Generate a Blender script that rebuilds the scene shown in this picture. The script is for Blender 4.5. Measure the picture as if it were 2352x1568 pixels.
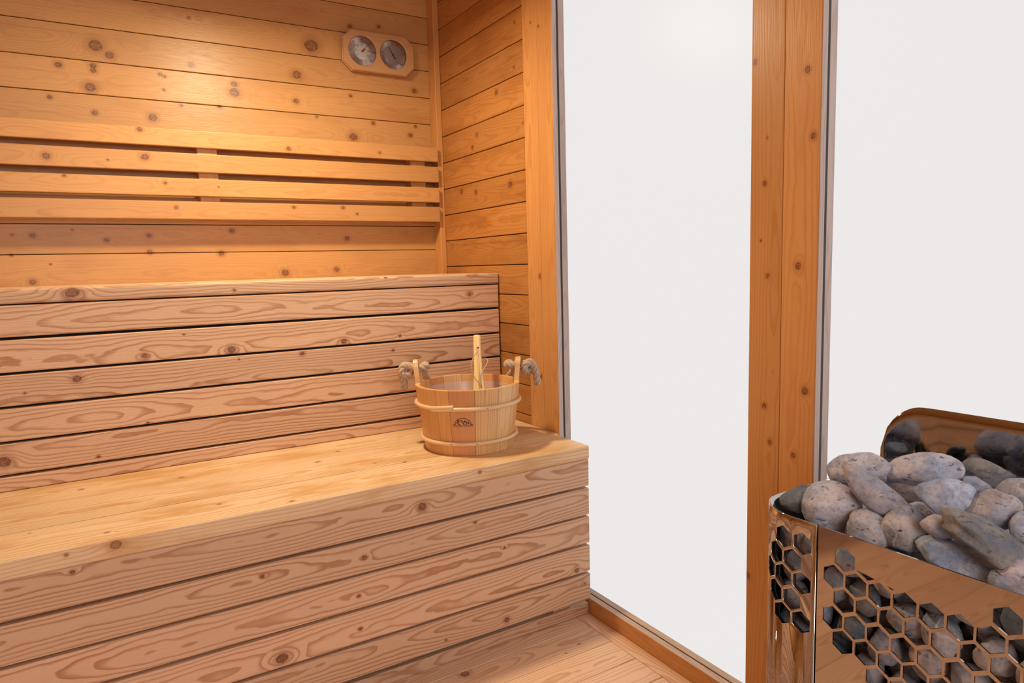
import bpy, bmesh, math, random
from mathutils import Vector, Matrix, Euler, noise
from mathutils.geometry import delaunay_2d_cdt
PI = math.pi
SC = bpy.context.scene
for o in list(bpy.data.objects): bpy.data.objects.remove(o)
COL = SC.collection
# All lengths below are in plan units; everything is scaled by K to metres at the end
# (the lower bench seat comes out 0.46 m high, the upper one 0.9 m).
K = 0.78

# ---------------------------------------------------------------- camera
CAM = bpy.data.cameras.new('camera'); cam = bpy.data.objects.new('camera', CAM); COL.objects.link(cam)
cam.matrix_world = Matrix(((0.85448273, 0.07945598, -0.51336733, 0), (-0.51879494, 0.07979506, -0.85116659, 0),
                           (-0.02666609, 0.99363952, 0.10940486, 1.185 * K), (0, 0, 0, 1)))
CAM.lens = 24.196; CAM.sensor_width = 36; CAM.clip_start = 0.01
SC.camera = cam
# ---------------------------------------------------------------- world, lights, exposure
W = bpy.data.worlds.new('overcast_sky'); SC.world = W; W.use_nodes = True
bg = W.node_tree.nodes['Background']; bg.inputs[0].default_value = (0.872, 0.843, 0.833, 1); bg.inputs[1].default_value = 1.0
def area(name, loc, target, size, sizey, power, col):
    l = bpy.data.lights.new(name, 'AREA'); l.shape = 'RECTANGLE'; l.size = size * K; l.size_y = sizey * K
    l.energy = power; l.color = col
    o = bpy.data.objects.new(name, l); COL.objects.link(o)
    o.location = Vector(loc)
    o.rotation_euler = (Vector(target) - Vector(loc)).to_track_quat('-Z', 'Y').to_euler()
    return o
FILL_POWER = 17.5
LAMP_POWER = 14.5
area('fill_behind_camera', (-0.05, -1.45, 1.75), (0.35, 2.0, 0.9), 1.3, 1.1, FILL_POWER, (1.0, 0.93, 0.88))  # added soft fill light, unseen behind the camera
SC.cycles.max_bounces = 7; SC.cycles.diffuse_bounces = 3; SC.cycles.use_light_tree = False; SC.cycles.glossy_bounces = 4; SC.cycles.transparent_max_bounces = 10
SC.cycles.adaptive_threshold = 0.02; SC.cycles.caustics_reflective = False; SC.cycles.caustics_refractive = False
SC.view_settings.view_transform = 'Standard'; SC.view_settings.look = 'None'
SC.view_settings.exposure = 0.0; SC.view_settings.gamma = 1.0; SC.view_settings.use_curve_mapping = False

LP = Vector((.50, 2.10, 2.16))      # ceiling downlight above the lower bench
l = bpy.data.lights.new('downlight', 'AREA'); l.shape = 'DISK'; l.size = .15 * K; l.energy = LAMP_POWER; l.color = (1.0, .84, .56)
o = bpy.data.objects.new('downlight', l); COL.objects.link(o); o.location = LP - Vector((0, 0, .006))
# ---------------------------------------------------------------- object helpers
def emp(name, loc=(0, 0, 0), parent=None, **props):
    o = bpy.data.objects.new(name, None); COL.objects.link(o); o.empty_display_size = .05
    o.location = loc; o.parent = parent
    for k, v in props.items(): o[k] = v
    return o
def wloc(o):
    v = Vector((0, 0, 0))
    while o: v += o.location; o = o.parent
    return v
def from_py(name, verts, faces, mat, parent=None, loc=None, smooth=False, **props):
    """verts in world plan units"""
    vs = [Vector(v) for v in verts]
    if loc is None:
        loc = Vector((0, 0, 0))
        for v in vs: loc += v
        loc /= max(1, len(vs))
    loc = Vector(loc)
    me = bpy.data.meshes.new(name); me.from_pydata([v - loc for v in vs], [], faces)
    if smooth: me.shade_smooth()
    if mat: me.materials.append(mat)
    o = bpy.data.objects.new(name, me); COL.objects.link(o)
    o.parent = parent; o.location = loc - (wloc(parent) if parent else Vector((0, 0, 0)))
    for k, v in props.items(): o[k] = v
    return o
def from_bm(name, bm, mat, parent=None, loc=None, smooth=False, **props):
    bm.verts.ensure_lookup_table(); bm.verts.index_update()
    vs = [v.co.copy() for v in bm.verts]; fs = [[v.index for v in f.verts] for f in bm.faces]; bm.free()
    return from_py(name, vs, fs, mat, parent, loc, smooth, **props)
def set_g(o, axis, face, seed, center=None):
    """grain coordinates: u along the plank, v across (continuing round the edge), seed"""
    me = o.data; L = wloc(o); rnd = random.Random(seed * 7.31)
    g = me.attributes.new('g', 'FLOAT_VECTOR', 'POINT'); p = me.attributes.new('p', 'FLOAT_VECTOR', 'POINT')
    vv = []
    for v in me.vertices:
        w = v.co + L
        u = {'x': w.x, 'y': w.y, 'z': w.z}[axis]
        vv.append((u, face(w)))
    c = center if center is not None else sum(b for a, b in vv) / len(vv)
    r1, r2 = rnd.random(), rnd.random()
    for i, (u, b) in enumerate(vv):
        g.data[i].vector = (u, b, seed); p.data[i].vector = (c, r1, r2)
def box(name, lo, hi, mat, parent=None, bev=0.0, seg=2, axis=None, face=None, seed=0, smooth=False, center=None, **props):
    bm = bmesh.new(); bmesh.ops.create_cube(bm, size=1)
    lo = Vector(lo); hi = Vector(hi); c = (lo + hi) / 2; s = hi - lo
    for v in bm.verts: v.co = Vector((v.co.x * s.x, v.co.y * s.y, v.co.z * s.z)) + c
    if bev: bmesh.ops.bevel(bm, geom=bm.edges[:], offset=min(bev, min(s) * .45), segments=seg, profile=.6, affect='EDGES')
    o = from_bm(name, bm, mat, parent, c, smooth, **props)
    if axis: set_g(o, axis, face, seed, center)
    return o
def tube(pts, rad, n=10, closed=False, cap=True, twist=0):
    """tube mesh along points; rad a number or list"""
    P = [Vector(p) for p in pts]; m = len(P); R = rad if isinstance(rad, (list, tuple)) else [rad] * m
    V = []; F = []; nrm = None
    for i in range(m):
        if closed: t = P[(i + 1) % m] - P[i - 1]
        else: t = P[min(i + 1, m - 1)] - P[max(i - 1, 0)]
        t.normalize()
        if nrm is None: nrm = t.orthogonal().normalized()
        nrm = (nrm - t * nrm.dot(t)).normalized(); b = t.cross(nrm)
        for k in range(n):
            a = 2 * PI * k / n + twist * i
            V.append(P[i] + (nrm * math.cos(a) + b * math.sin(a)) * R[i])
    for i in range(m if closed else m - 1):
        j = (i + 1) % m
        for k in range(n):
            F.append((i * n + k, i * n + (k + 1) % n, j * n + (k + 1) % n, j * n + k))
    if cap and not closed:
        F.append(tuple(range(n - 1, -1, -1))); F.append(tuple((m - 1) * n + k for k in range(n)))
    return V, F
def join(*parts):
    V = []; F = []
    for v, f in parts:
        b = len(V); V += list(v); F += [tuple(i + b for i in q) for q in f]
    return V, F
def catmull(pts, n=8):
    P = [Vector(p) for p in pts]; out = []
    for i in range(len(P) - 1):
        p0 = P[max(i - 1, 0)]; p1 = P[i]; p2 = P[i + 1]; p3 = P[min(i + 2, len(P) - 1)]
        for k in range(n):
            t = k / n
            out.append(.5 * ((2 * p1) + (p2 - p0) * t + (2 * p0 - 5 * p1 + 4 * p2 - p3) * t * t + (3 * p1 - p0 - 3 * p2 + p3) * t ** 3))
    out.append(P[-1]); return out
def text_mesh(s, size):
    cu = bpy.data.curves.new('t', 'FONT'); cu.body = s; cu.size = size; cu.align_x = 'CENTER'; cu.align_y = 'CENTER'
    ob = bpy.data.objects.new('t', cu); COL.objects.link(ob)
    dg = bpy.context.evaluated_depsgraph_get(); me = bpy.data.meshes.new_from_object(ob.evaluated_get(dg))
    V = [v.co.copy() for v in me.vertices]; F = [tuple(p.vertices) for p in me.polygons]
    bpy.data.objects.remove(ob); bpy.data.curves.remove(cu); bpy.data.meshes.remove(me)
    return V, F

# ---------------------------------------------------------------- material helpers
def lk(nt, sock, val):
    if val is None: return
    if isinstance(val, bpy.types.NodeSocket): nt.links.new(val, sock)
    else: sock.default_value = val
def mth(nt, op, a, b=None, c=None, clamp=False):
    n = nt.nodes.new('ShaderNodeMath'); n.operation = op; n.use_clamp = clamp
    lk(nt, n.inputs[0], a); lk(nt, n.inputs[1], b); lk(nt, n.inputs[2], c); return n.outputs[0]
def vec(nt, op, a, b=None):
    n = nt.nodes.new('ShaderNodeVectorMath'); n.operation = op
    lk(nt, n.inputs[0], a); lk(nt, n.inputs[1], b)
    return n.outputs['Value'] if op in ('LENGTH', 'DOT_PRODUCT') else n.outputs[0]
def xyz(nt, x, y, z=0.0):
    n = nt.nodes.new('ShaderNodeCombineXYZ'); lk(nt, n.inputs[0], x); lk(nt, n.inputs[1], y); lk(nt, n.inputs[2], z); return n.outputs[0]
def noi(nt, v, scale=1.0, detail=1.0, dim='3D', rough=.5):
    n = nt.nodes.new('ShaderNodeTexNoise'); n.noise_dimensions = dim; lk(nt, n.inputs['Vector'], v)
    n.inputs['Scale'].default_value = scale; n.inputs['Detail'].default_value = detail; n.inputs['Roughness'].default_value = rough
    return n.outputs[0]
def ss(nt, v, lo, hi, a=0.0, b=1.0):
    n = nt.nodes.new('ShaderNodeMapRange'); n.interpolation_type = 'SMOOTHSTEP'
    lk(nt, n.inputs[0], v); lk(nt, n.inputs[1], lo); lk(nt, n.inputs[2], hi); lk(nt, n.inputs[3], a); lk(nt, n.inputs[4], b); return n.outputs[0]
def mix(nt, f, a, b, blend='MIX'):
    n = nt.nodes.new('ShaderNodeMix'); n.data_type = 'RGBA'; n.blend_type = blend
    lk(nt, n.inputs[0], f)
    for s, v in ((n.inputs[6], a), (n.inputs[7], b)):
        if isinstance(v, tuple) and len(v) == 3: v = (*v, 1)
        lk(nt, s, v)
    return n.outputs[2]
def new_mat(name):
    m = bpy.data.materials.new(name); m.use_nodes = True; nt = m.node_tree; return m, nt, nt.nodes['Principled BSDF']
def plain(name, col, rough=.5, metal=0.0, emit=None, es=0.0):
    m, nt, b = new_mat(name); b.inputs['Base Color'].default_value = (*col, 1); b.inputs['Roughness'].default_value = rough
    b.inputs['Metallic'].default_value = metal
    if emit: b.inputs['Emission Color'].default_value = (*emit, 1); b.inputs['Emission Strength'].default_value = es
    return m

# node group: one knot. pushes the rings around it and keeps the smallest knot distance
def make_knot_group():
    g = bpy.data.node_groups.new('knot', 'ShaderNodeTree'); I = g.interface
    for n, t in (('G', 'NodeSocketVector'), ('Pos', 'NodeSocketVector'), ('R', 'NodeSocketFloat'), ('Field', 'NodeSocketFloat'), ('D', 'NodeSocketFloat')):
        I.new_socket(n, in_out='INPUT', socket_type=t)
    for n in ('Field', 'D'): I.new_socket(n, in_out='OUTPUT', socket_type='NodeSocketFloat')
    i = g.nodes.new('NodeGroupInput').outputs; o = g.nodes.new('NodeGroupOutput').inputs
    d = vec(g, 'SUBTRACT', i['G'], i['Pos']); d = vec(g, 'MULTIPLY', d, (0.9, 1.05, 0)); ln = vec(g, 'LENGTH', d)
    dn = mth(g, 'DIVIDE', ln, i['R'])
    s = g.nodes.new('ShaderNodeSeparateXYZ'); g.links.new(d, s.inputs[0])
    # stretched bump along the grain
    dx = mth(g, 'DIVIDE', mth(g, 'MULTIPLY', s.outputs[0], 0.33), i['R']); dy = mth(g, 'DIVIDE', mth(g, 'MULTIPLY', s.outputs[1], 0.62), i['R'])
    e = mth(g, 'EXPONENT', mth(g, 'MULTIPLY', mth(g, 'ADD', mth(g, 'MULTIPLY', dx, dx), mth(g, 'MULTIPLY', dy, dy)), -1.0))
    g.links.new(mth(g, 'ADD', i['Field'], mth(g, 'MULTIPLY', e, mth(g, 'MULTIPLY', i['R'], 1.9))), o['Field'])
    g.links.new(mth(g, 'MINIMUM', i['D'], dn), o['D'])
    return g
KNOT = make_knot_group()
def make_grain_group():
    g = bpy.data.node_groups.new('grain', 'ShaderNodeTree'); I = g.interface
    for n, t in (('G', 'NodeSocketVector'), ('P', 'NodeSocketVector'), ('Field', 'NodeSocketFloat'), ('D', 'NodeSocketFloat'), ('F', 'NodeSocketFloat'),
                 ('H', 'NodeSocketFloat'), ('Amp', 'NodeSocketFloat'), ('Contrast', 'NodeSocketFloat'), ('Blotch', 'NodeSocketFloat'), ('Light', 'NodeSocketColor'), ('Dark', 'NodeSocketColor')):
        I.new_socket(n, in_out='INPUT', socket_type=t)
    I.new_socket('Color', in_out='OUTPUT', socket_type='NodeSocketColor')
    i = g.nodes.new('NodeGroupInput').outputs; o = g.nodes.new('NodeGroupOutput').inputs
    s = g.nodes.new('ShaderNodeSeparateXYZ'); g.links.new(i['G'], s.inputs[0]); u, v, sd = s.outputs
    q = g.nodes.new('ShaderNodeSeparateXYZ'); g.links.new(i['P'], q.inputs[0]); vc, r1, r2 = q.outputs
    uo = mth(g, 'MULTIPLY_ADD', sd, 3.713, u); vo = mth(g, 'SUBTRACT', v, vc)
    def nz(fu, fv, det=1.0, rough=.5):
        return mth(g, 'SUBTRACT', noi(g, xyz(g, mth(g, 'MULTIPLY', uo, fu), mth(g, 'MULTIPLY', vo, fv), mth(g, 'MULTIPLY', sd, 1.37)), 1.0, det, '3D', rough), .5)
    wander = mth(g, 'MULTIPLY', nz(1.1, 0.0), 0.05)
    off = mth(g, 'MULTIPLY', mth(g, 'SUBTRACT', r1, .5), .055)
    a = mth(g, 'SUBTRACT', mth(g, 'SUBTRACT', vo, wander), off)
    b = mth(g, 'MULTIPLY_ADD', nz(1.6, 5.0), mth(g, 'MULTIPLY', i['Amp'], 2.6), i['H'])
    b = mth(g, 'MULTIPLY_ADD', nz(7.0, 18.0, 2.0), mth(g, 'MULTIPLY', i['Amp'], .52), b)
    b = mth(g, 'ADD', b, i['Field'])
    b = mth(g, 'MULTIPLY_ADD', mth(g, 'SUBTRACT', r2, .5), i['Amp'], b)
    r = mth(g, 'SQRT', mth(g, 'ADD', mth(g, 'MULTIPLY', a, a), mth(g, 'MULTIPLY', b, b)))
    fr = mth(g, 'MULTIPLY_ADD', nz(30, 60, 2.0), .22, mth(g, 'MULTIPLY', r, i['F']))
    t = mth(g, 'FRACT', fr)
    up = ss(g, t, .46, .88); dn = ss(g, t, .91, 1.0, 1.0, 0.0)
    ring = mth(g, 'MULTIPLY', up, dn)
    ring = mth(g, 'MULTIPLY', ring, mth(g, 'MULTIPLY_ADD', nz(2.5, 12, 2.0), .9, .72), clamp=True)
    fib = nz(9, 520, 2.0, .6)
    col = mix(g, mth(g, 'MULTIPLY', ring, i['Contrast']), i['Light'], i['Dark'])
    col = mix(g, mth(g, 'MULTIPLY_ADD', fib, .55, .0, clamp=True), col, i['Dark'])
    # per plank tone, long resin streaks and slow stains
    streak = mth(g, 'MULTIPLY', ss(g, nz(.9, 75.0, 2.0), .06, .26), mth(g, 'MULTIPLY', i['Blotch'], .85))
    col = mix(g, streak, col, i['Dark'])
    bl = mth(g, 'MULTIPLY', ss(g, nz(3.0, 9.0, 3.0, .6), -.05, .22), i['Blotch'])
    col = mix(g, bl, col, i['Dark'])
    tone = mth(g, 'MULTIPLY_ADD', mth(g, 'SUBTRACT', r2, .5), .16, 1.0)
    tone = mth(g, 'MULTIPLY_ADD', nz(.9, 3.0), .22, tone)
    col = mix(g, 1.0, col, xyz(g, tone, tone, tone), 'MULTIPLY')
    # knots
    D = mth(g, 'MULTIPLY_ADD', nz(60, 60, 2.0), .5, i['D'])
    halo = mth(g, 'MULTIPLY', ss(g, D, .9, 2.6, 1.0, 0.0), .45)
    col = mix(g, halo, col, mix(g, 1.0, i['Dark'], (.78, .62, .55), 'MULTIPLY'))
    crack = ss(g, noi(g, xyz(g, mth(g, 'MULTIPLY', uo, 95), mth(g, 'MULTIPLY', vo, 95), sd), 1.0, 1.0), .50, .535)
    crack = mth(g, 'MULTIPLY', crack, ss(g, noi(g, xyz(g, mth(g, 'MULTIPLY', uo, 95), mth(g, 'MULTIPLY', vo, 95), sd), 1.0, 1.0), .56, .60, 1.0, 0.0))
    kc = mix(g, ss(g, D, .45, .95), mix(g, 1.0, i['Dark'], (.56, .46, .46), 'MULTIPLY'), mix(g, 1.0, i['Dark'], (.28, .21, .21), 'MULTIPLY'))
    kc = mix(g, mth(g, 'MULTIPLY', crack, .35), kc, (.55, .36, .25))
    col = mix(g, ss(g, D, .80, 1.15, .88, 0.0), col, kc)
    g.links.new(col, o['Color'])
    return g
GRAIN = make_grain_group()
def attr(nt, name):
    n = nt.nodes.new('ShaderNodeAttribute'); n.attribute_name = name; return n.outputs['Vector']
def wood(name, fam, knots=()):
    light, dark, F, H, Amp, Con, Blo, rough, bump = fam
    m, nt, b = new_mat(name)
    G = attr(nt, 'g'); P = attr(nt, 'p'); field = 0.0; D = 9.0
    for (ku, kv, kr) in knots:
        n = nt.nodes.new('ShaderNodeGroup'); n.node_tree = KNOT
        lk(nt, n.inputs['G'], G); n.inputs['Pos'].default_value = (ku, kv, 0); n.inputs['R'].default_value = kr
        lk(nt, n.inputs['Field'], field); lk(nt, n.inputs['D'], D); field, D = n.outputs
    n = nt.nodes.new('ShaderNodeGroup'); n.node_tree = GRAIN
    for k, v in (('G', G), ('P', P), ('Field', field), ('D', D), ('F', F), ('H', H), ('Amp', Amp), ('Contrast', Con), ('Blotch', Blo), ('Light', (*light, 1)), ('Dark', (*dark, 1))):
        lk(nt, n.inputs[k], v)
    nt.links.new(n.outputs[0], b.inputs['Base Color']); b.inputs['Roughness'].default_value = rough
    b.inputs['Specular IOR Level'].default_value = .35
    bp = nt.nodes.new('ShaderNodeBump'); bp.inputs['Strength'].default_value = bump; bp.inputs['Distance'].default_value = .0012
    fine = noi(nt, vec(nt, 'MULTIPLY', G, (9, 420, 1)), 1.0, 1.0)
    nt.links.new(fine, bp.inputs['Height']); nt.links.new(bp.outputs[0], b.inputs['Normal'])
    return m
#         light              dark               F    H    Amp   Con  Blo  rough bump
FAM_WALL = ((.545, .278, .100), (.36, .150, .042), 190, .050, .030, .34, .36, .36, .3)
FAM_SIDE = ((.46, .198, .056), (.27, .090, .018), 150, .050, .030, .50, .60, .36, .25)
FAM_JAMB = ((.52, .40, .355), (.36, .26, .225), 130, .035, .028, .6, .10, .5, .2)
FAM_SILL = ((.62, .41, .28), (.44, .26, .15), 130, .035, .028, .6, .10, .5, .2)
FAM_SLAT = ((.555, .282, .100), (.38, .155, .045), 180, .045, .030, .42, .22, .38, .25)
FAM_POST = ((.61, .290, .098), (.43, .155, .038), 130, .035, .028, .50, .20, .36, .2)
FAM_LARCH = ((.66, .42, .27), (.35, .142, .056), 118, .032, .034, .92, .06, .50, .35)
FAM_SEAT = ((.80, .57, .355), (.62, .34, .135), 115, .070, .034, .95, 1.1, .40, .3)
FAM_FLOOR = ((.78, .50, .32), (.50, .24, .11), 130, .034, .030, .75, .06, .42, .3)
BLACK = plain('gap_dark', (.012, .008, .006), .9)
BROWNGAP = plain('gap_brown', (.07, .025, .010), .9)
SEAL = plain('glazing_rubber', (.02, .016, .015), .5)
def glass_mat():
    m = bpy.data.materials.new('window_glass'); m.use_nodes = True; nt = m.node_tree; nt.nodes.clear()
    out = nt.nodes.new('ShaderNodeOutputMaterial'); mx = nt.nodes.new('ShaderNodeMixShader')
    tr = nt.nodes.new('ShaderNodeBsdfTransparent'); tr.inputs[0].default_value = (.985, .988, .99, 1)
    gl = nt.nodes.new('ShaderNodeBsdfGlossy'); gl.inputs[1].default_value = .35
    mx.inputs[0].default_value = .004
    nt.links.new(tr.outputs[0], mx.inputs[1]); nt.links.new(gl.outputs[0], mx.inputs[2]); nt.links.new(mx.outputs[0], out.inputs[0])
    return m
GLASS = glass_mat()

# ================================================================ STRUCTURE
K_BACK = [(0.072, 1.98, 0.0189), (0.112, 1.954, 0.0122), (0.06, 1.912, 0.0094), (0.059, 1.896, 0.0081), (0.046, 1.838, 0.0148), (-0.042, 1.903, 0.0092), (0.268, 1.907, 0.0063), (0.281, 1.902, 0.0056), (0.276, 1.854, 0.0049), (0.52, 1.901, 0.0104), (0.518, 1.87, 0.0163), (0.822, 2.082, 0.0234), (0.758, 1.962, 0.0155), (0.749, 1.86, 0.0093), (0.374, 1.952, 0.0093), (0.232, 1.752, 0.0127), (0.052, 1.753, 0.0081), (-0.076, 1.793, 0.0066), (0.329, 1.803, 0.0057), (0.462, 1.812, 0.0066), (0.377, 2.12, 0.005), (0.829, 1.806, 0.0047), (0.474, 1.348, 0.0083), (0.431, 1.262, 0.0097), (0.666, 1.181, 0.0125), (0.877, 1.189, 0.009), (0.928, 1.318, 0.009), (0.978, 1.737, 0.0151), (1.068, 1.8, 0.0071), (1.235, 1.762, 0.0085), (1.261, 1.802, 0.0061), (0.975, 1.903, 0.0058), (1.263, 1.952, 0.0097), (0.987, 2.181, 0.008), (1.111, 2.199, 0.007), (-0.162, 1.33, 0.0075), (-0.047, 1.349, 0.0036), (0.054, 1.315, 0.0074), (0.189, 1.33, 0.0076), (-0.219, 1.332, 0.0037), (-0.227, 1.265, 0.0045), (-0.12, 1.232, 0.0031), (-0.175, 1.173, 0.0088), (0.187, 1.27, 0.0081)]
K_REST = [(0.181, 1.692, 0.0081), (0.688, 1.657, 0.0075), (-0.099, 1.585, 0.0102), (0.19, 1.598, 0.0109), (0.077, 1.582, 0.0033), (-0.054, 1.524, 0.0052), (0.248, 1.511, 0.0055), (0.425, 1.503, 0.003), (0.278, 1.425, 0.0056), (0.695, 1.435, 0.0061), (0.891, 1.437, 0.0063), (1.058, 1.665, 0.0052), (0.949, 1.413, 0.0046)]
K_RISER = [(-0.053, 1.143, 0.0162), (0.382, 1.131, 0.0042), (0.891, 1.157, 0.0039), (0.116, 0.946, 0.0079), (0.362, 0.944, 0.0111), (0.227, 1.003, 0.003), (0.728, 0.942, 0.0091), (0.936, 0.945, 0.0047), (1.227, 1.083, 0.0067), (-0.062, 0.896, 0.0101), (-0.188, 0.869, 0.003), (0.382, 0.911, 0.003), (0.584, 0.912, 0.0073), (0.907, 0.895, 0.0047), (0.109, 0.742, 0.0033), (-0.251, 0.682, 0.0145), (-0.027, 0.659, 0.0045)]
K_EDGE = [(-0.003, 1.7465, 0.0109), (-0.098, 1.7455, 0.0038), (0.938, 1.7445, 0.0052)]   # on the front edge of the seat
K_FASCIA = [(0.75, 0.511, 0.0112), (-0.09, 0.536, 0.0048), (0.574, 0.403, 0.006), (0.919, 0.426, 0.0039), (0.308, 0.42, 0.0044), (0.553, 0.299, 0.0048), (1.017, 0.324, 0.004), (1.29, 0.179, 0.0072), (0.553, 0.204, 0.0048), (0.342, 0.189, 0.0136), (1.018, 0.09, 0.0081), (0.809, 0.091, 0.0032), (1.321, 0.125, 0.003)]
K_SEAT = [(0.176, 2.19, 0.0077), (0.233, 1.873, 0.0056), (-0.019, 1.817, 0.0051), (-0.173, 1.92, 0.0031), (0.396, 1.784, 0.0056), (-0.074, 2.239, 0.0061), (0.643, 2.196, 0.0057), (0.695, 1.99, 0.0054), (0.777, 1.946, 0.0054), (0.555, 2.111, 0.0068)]
K_FLOOR = [(0.841, 1.711, 0.0128), (1.149, 1.634, 0.003), (1.214, 1.655, 0.003)]
K_POST = [(1.641, 1.123, 0.0061), (1.36, 1.093, 0.0061), (1.463, 1.087, 0.003), (0.833, 1.085, 0.0063), (0.747, 1.068, 0.0052), (0.388, 1.128, 0.0066), (1.145, 1.081, 0.0051), (1.228, 1.101, 0.0031), (1.59, 0.984, 0.0066), (1.447, 0.967, 0.0066), (1.167, 0.999, 0.0078), (0.885, 0.975, 0.0079), (0.729, 1.003, 0.0061), (1.145, 2.051, 0.0077), (0.782, 2.057, 0.0079), (2.016, 2.076, 0.0038), (1.99, 2.028, 0.0044)]
K_SIDE = [(2.179, 2.048, 0.0047), (2.139, 1.692, 0.0047), (2.485, 1.708, 0.007), (2.525, 1.667, 0.0071), (2.237, 1.487, 0.0114), (2.508, 1.485, 0.0089), (2.635, 1.501, 0.0092), (2.321, 1.837, 0.0082), (2.191, 1.896, 0.0047)]

XL, XR, YF, YB, ZC = -1.25, 1.36, -0.85, 2.86, 2.40
_wc = {}
def wmat(fam, knots=(), label='wood'):
    if not knots:
        k = (label, fam)
        if k not in _wc: _wc[k] = wood(label, fam)
        return _wc[k]
    return wood(label, fam, knots)
def pick(L, v0, v1, u0=-9, u1=9):
    return [k for k in L if v0 - k[2] * .7 < k[1] < v1 + k[2] * .7 and u0 < k[0] < u1]
S = 'structure'
fy = lambda w: w.z + (w.y if False else 0)
seedc = [10]
def nseed(): seedc[0] += 1; return float(seedc[0])

# back wall
wall = box('wall_back', (XL - .04, YB + .012, -.03), (XR + .05, YB + .04, ZC), BROWNGAP, kind=S, label='orange pine board wall behind the upper bench')
zj = [0, .115, .23, .345, .46, .575, .69, .805, .92, 1.035, 1.150, 1.266, 1.370, 1.475, 1.588, 1.7005, 1.8145, 1.927, 2.042, 2.154, 2.266, 2.3985]
for a, b in zip(zj[:-1], zj[1:]):
    sd = nseed()
    box('plank', (XL, YB, a + .0012), (XR, YB + .0118, b - .0012), wmat(FAM_WALL, pick(K_BACK, a, b), 'wall_pine'), wall, .0016, 1,
        'x', lambda w: w.z, sd)
# right wall (short boarded piece beside the window)
wallr = box('wall_right', (XR + .012, 2.0, -.03), (XR + .045, YB + .012, ZC), BLACK, kind=S, label='short wall of orange pine boards between the back wall and the glass')
z0 = 1.1886 - 11 * .1128
for k in range(23):
    a, b = z0 + k * .1128, z0 + (k + 1) * .1128
    if b < .01: continue
    a = max(a, 0.0); b = min(b, ZC - .01)
    if b - a < .02: continue
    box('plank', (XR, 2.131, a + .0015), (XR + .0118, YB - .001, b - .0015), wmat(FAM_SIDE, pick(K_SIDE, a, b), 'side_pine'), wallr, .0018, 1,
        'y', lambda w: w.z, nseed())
box('corner_batten', (1.333, 2.797, 0.0), (XR - .0006, YB - .0006, ZC - .01), wmat(FAM_POST, (), 'post_pine'), wallr, .003, 2, 'z', lambda w: w.x + w.y, nseed())
# left wall and the wall behind the camera side, ceiling
walll = box('wall_left', (XL - .04, YF, -.03), (XL - .012, YB, ZC), BLACK, kind=S, label='pine board wall on the far left')
for k in range(21):
    a = k * .1143
    box('plank', (XL - .0118, YF, a + .0012), (XL, YB - .001, min(a + .1131, ZC - .01)), wmat(FAM_WALL, (), 'wall_pine'), walll, 0, 1, 'y', lambda w: w.z, nseed())
ceil = box('ceiling', (XL - .04, YF - .05, ZC + .012), (XR + .05, YB + .04, ZC + .04), BLACK, kind=S, label='pine board ceiling')
for k in range(26):
    a = YF + k * .1427
    box('plank', (XL, a + .0012, ZC), (XR + .045, min(a + .1415, YB + .01), ZC + .0118), wmat(FAM_WALL, (), 'wall_pine'), ceil, 0, 1, 'x', lambda w: w.y, nseed())
wf = emp('wall_front', (0, YF - .02, 0), kind=S, label='glazed front wall with a wooden frame')
for lo, hi, ax in (((XL, YF - .05, 0), (XL + .12, YF, ZC), 'z'), ((XR - .12, YF - .05, 0), (XR + .04, YF, ZC), 'z'), ((XL + .12, YF - .05, ZC - .14), (XR - .12, YF, ZC), 'x'),
                   ((XL + .12, YF - .05, -.016), (XR - .12, YF, .10), 'x'), ((-.78, YF - .05, .10), (-.69, YF, ZC - .14), 'z'), ((.62, YF - .05, .10), (.71, YF, ZC - .14), 'z')):
    box('frame_board', lo, hi, wmat(FAM_POST, (), 'post_pine'), wf, .003, 1, ax, (lambda w: w.x + w.y) if ax == 'z' else (lambda w: w.z + w.y), nseed())
for a, b in ((XL + .12, -.78), (.71, XR - .12)):
    box('pane', (a, YF - .03, .10), (b, YF - .024, ZC - .14), GLASS, wf)

# floor
fl = box('floor', (XL, YF, -.03), (XR + .05, YB, -.0165), BLACK, kind=S, label='pine board floor')
yj = 1.726
ys = []
y = yj + .1145 * 1
while y > YF: ys.append(y); y -= .1145
ys.append(YF)
for a, b in zip(ys[1:], ys[:-1]):
    if b - a < .01: continue
    box('plank', (XL, a + .0012, -.0158), (1.308, b - .0012, 0), wmat(FAM_FLOOR, pick(K_FLOOR, a, b), 'floor_pine'), fl, .0018, 1, 'x', lambda w: w.y, nseed())
box('border_strip', (1.3095, YF, -.0158), (XR - .0006, 1.84, 0.0), wmat(FAM_FLOOR, (), 'floor_pine'), fl, .0015, 1, 'y', lambda w: w.x, nseed())

# windows on the right: window_1 between the bench end and the double post, window_2 beyond it
def upright(y0, y1, jamb, parent, seed, side):
    """wall post: inner face board in two pieces around the rubber glazing line"""
    kn = pick(K_POST, y0, y1)
    o = box('frame_post', (XR - .0, y0, -.016), (1.410, y1, ZC - .004), wmat(FAM_POST, kn, 'post_pine'), parent, .002, 2, 'z', lambda w: w.y - (w.x - XR) * side, seed, center=(y0 + y1) / 2)
    return o
w1 = emp('window_1', (1.385, 1.55, .05), kind=S, label='tall glass pane between the bench end and the double post')
upright(2.041, 2.130, None, w1, nseed(), 1)
upright(1.9509, 2.0405, None, w1, nseed(), 1)
upright(1.0432, 1.1330, None, w1, nseed(), 1)
w2 = emp('window_2', (1.385, .1, .05), kind=S, label='glass pane to the right of the double post, behind the heater')
upright(.9507, 1.0418, None, w2, nseed(), 1)
upright(-.84, -.75, None, w2, nseed(), 1)
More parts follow.
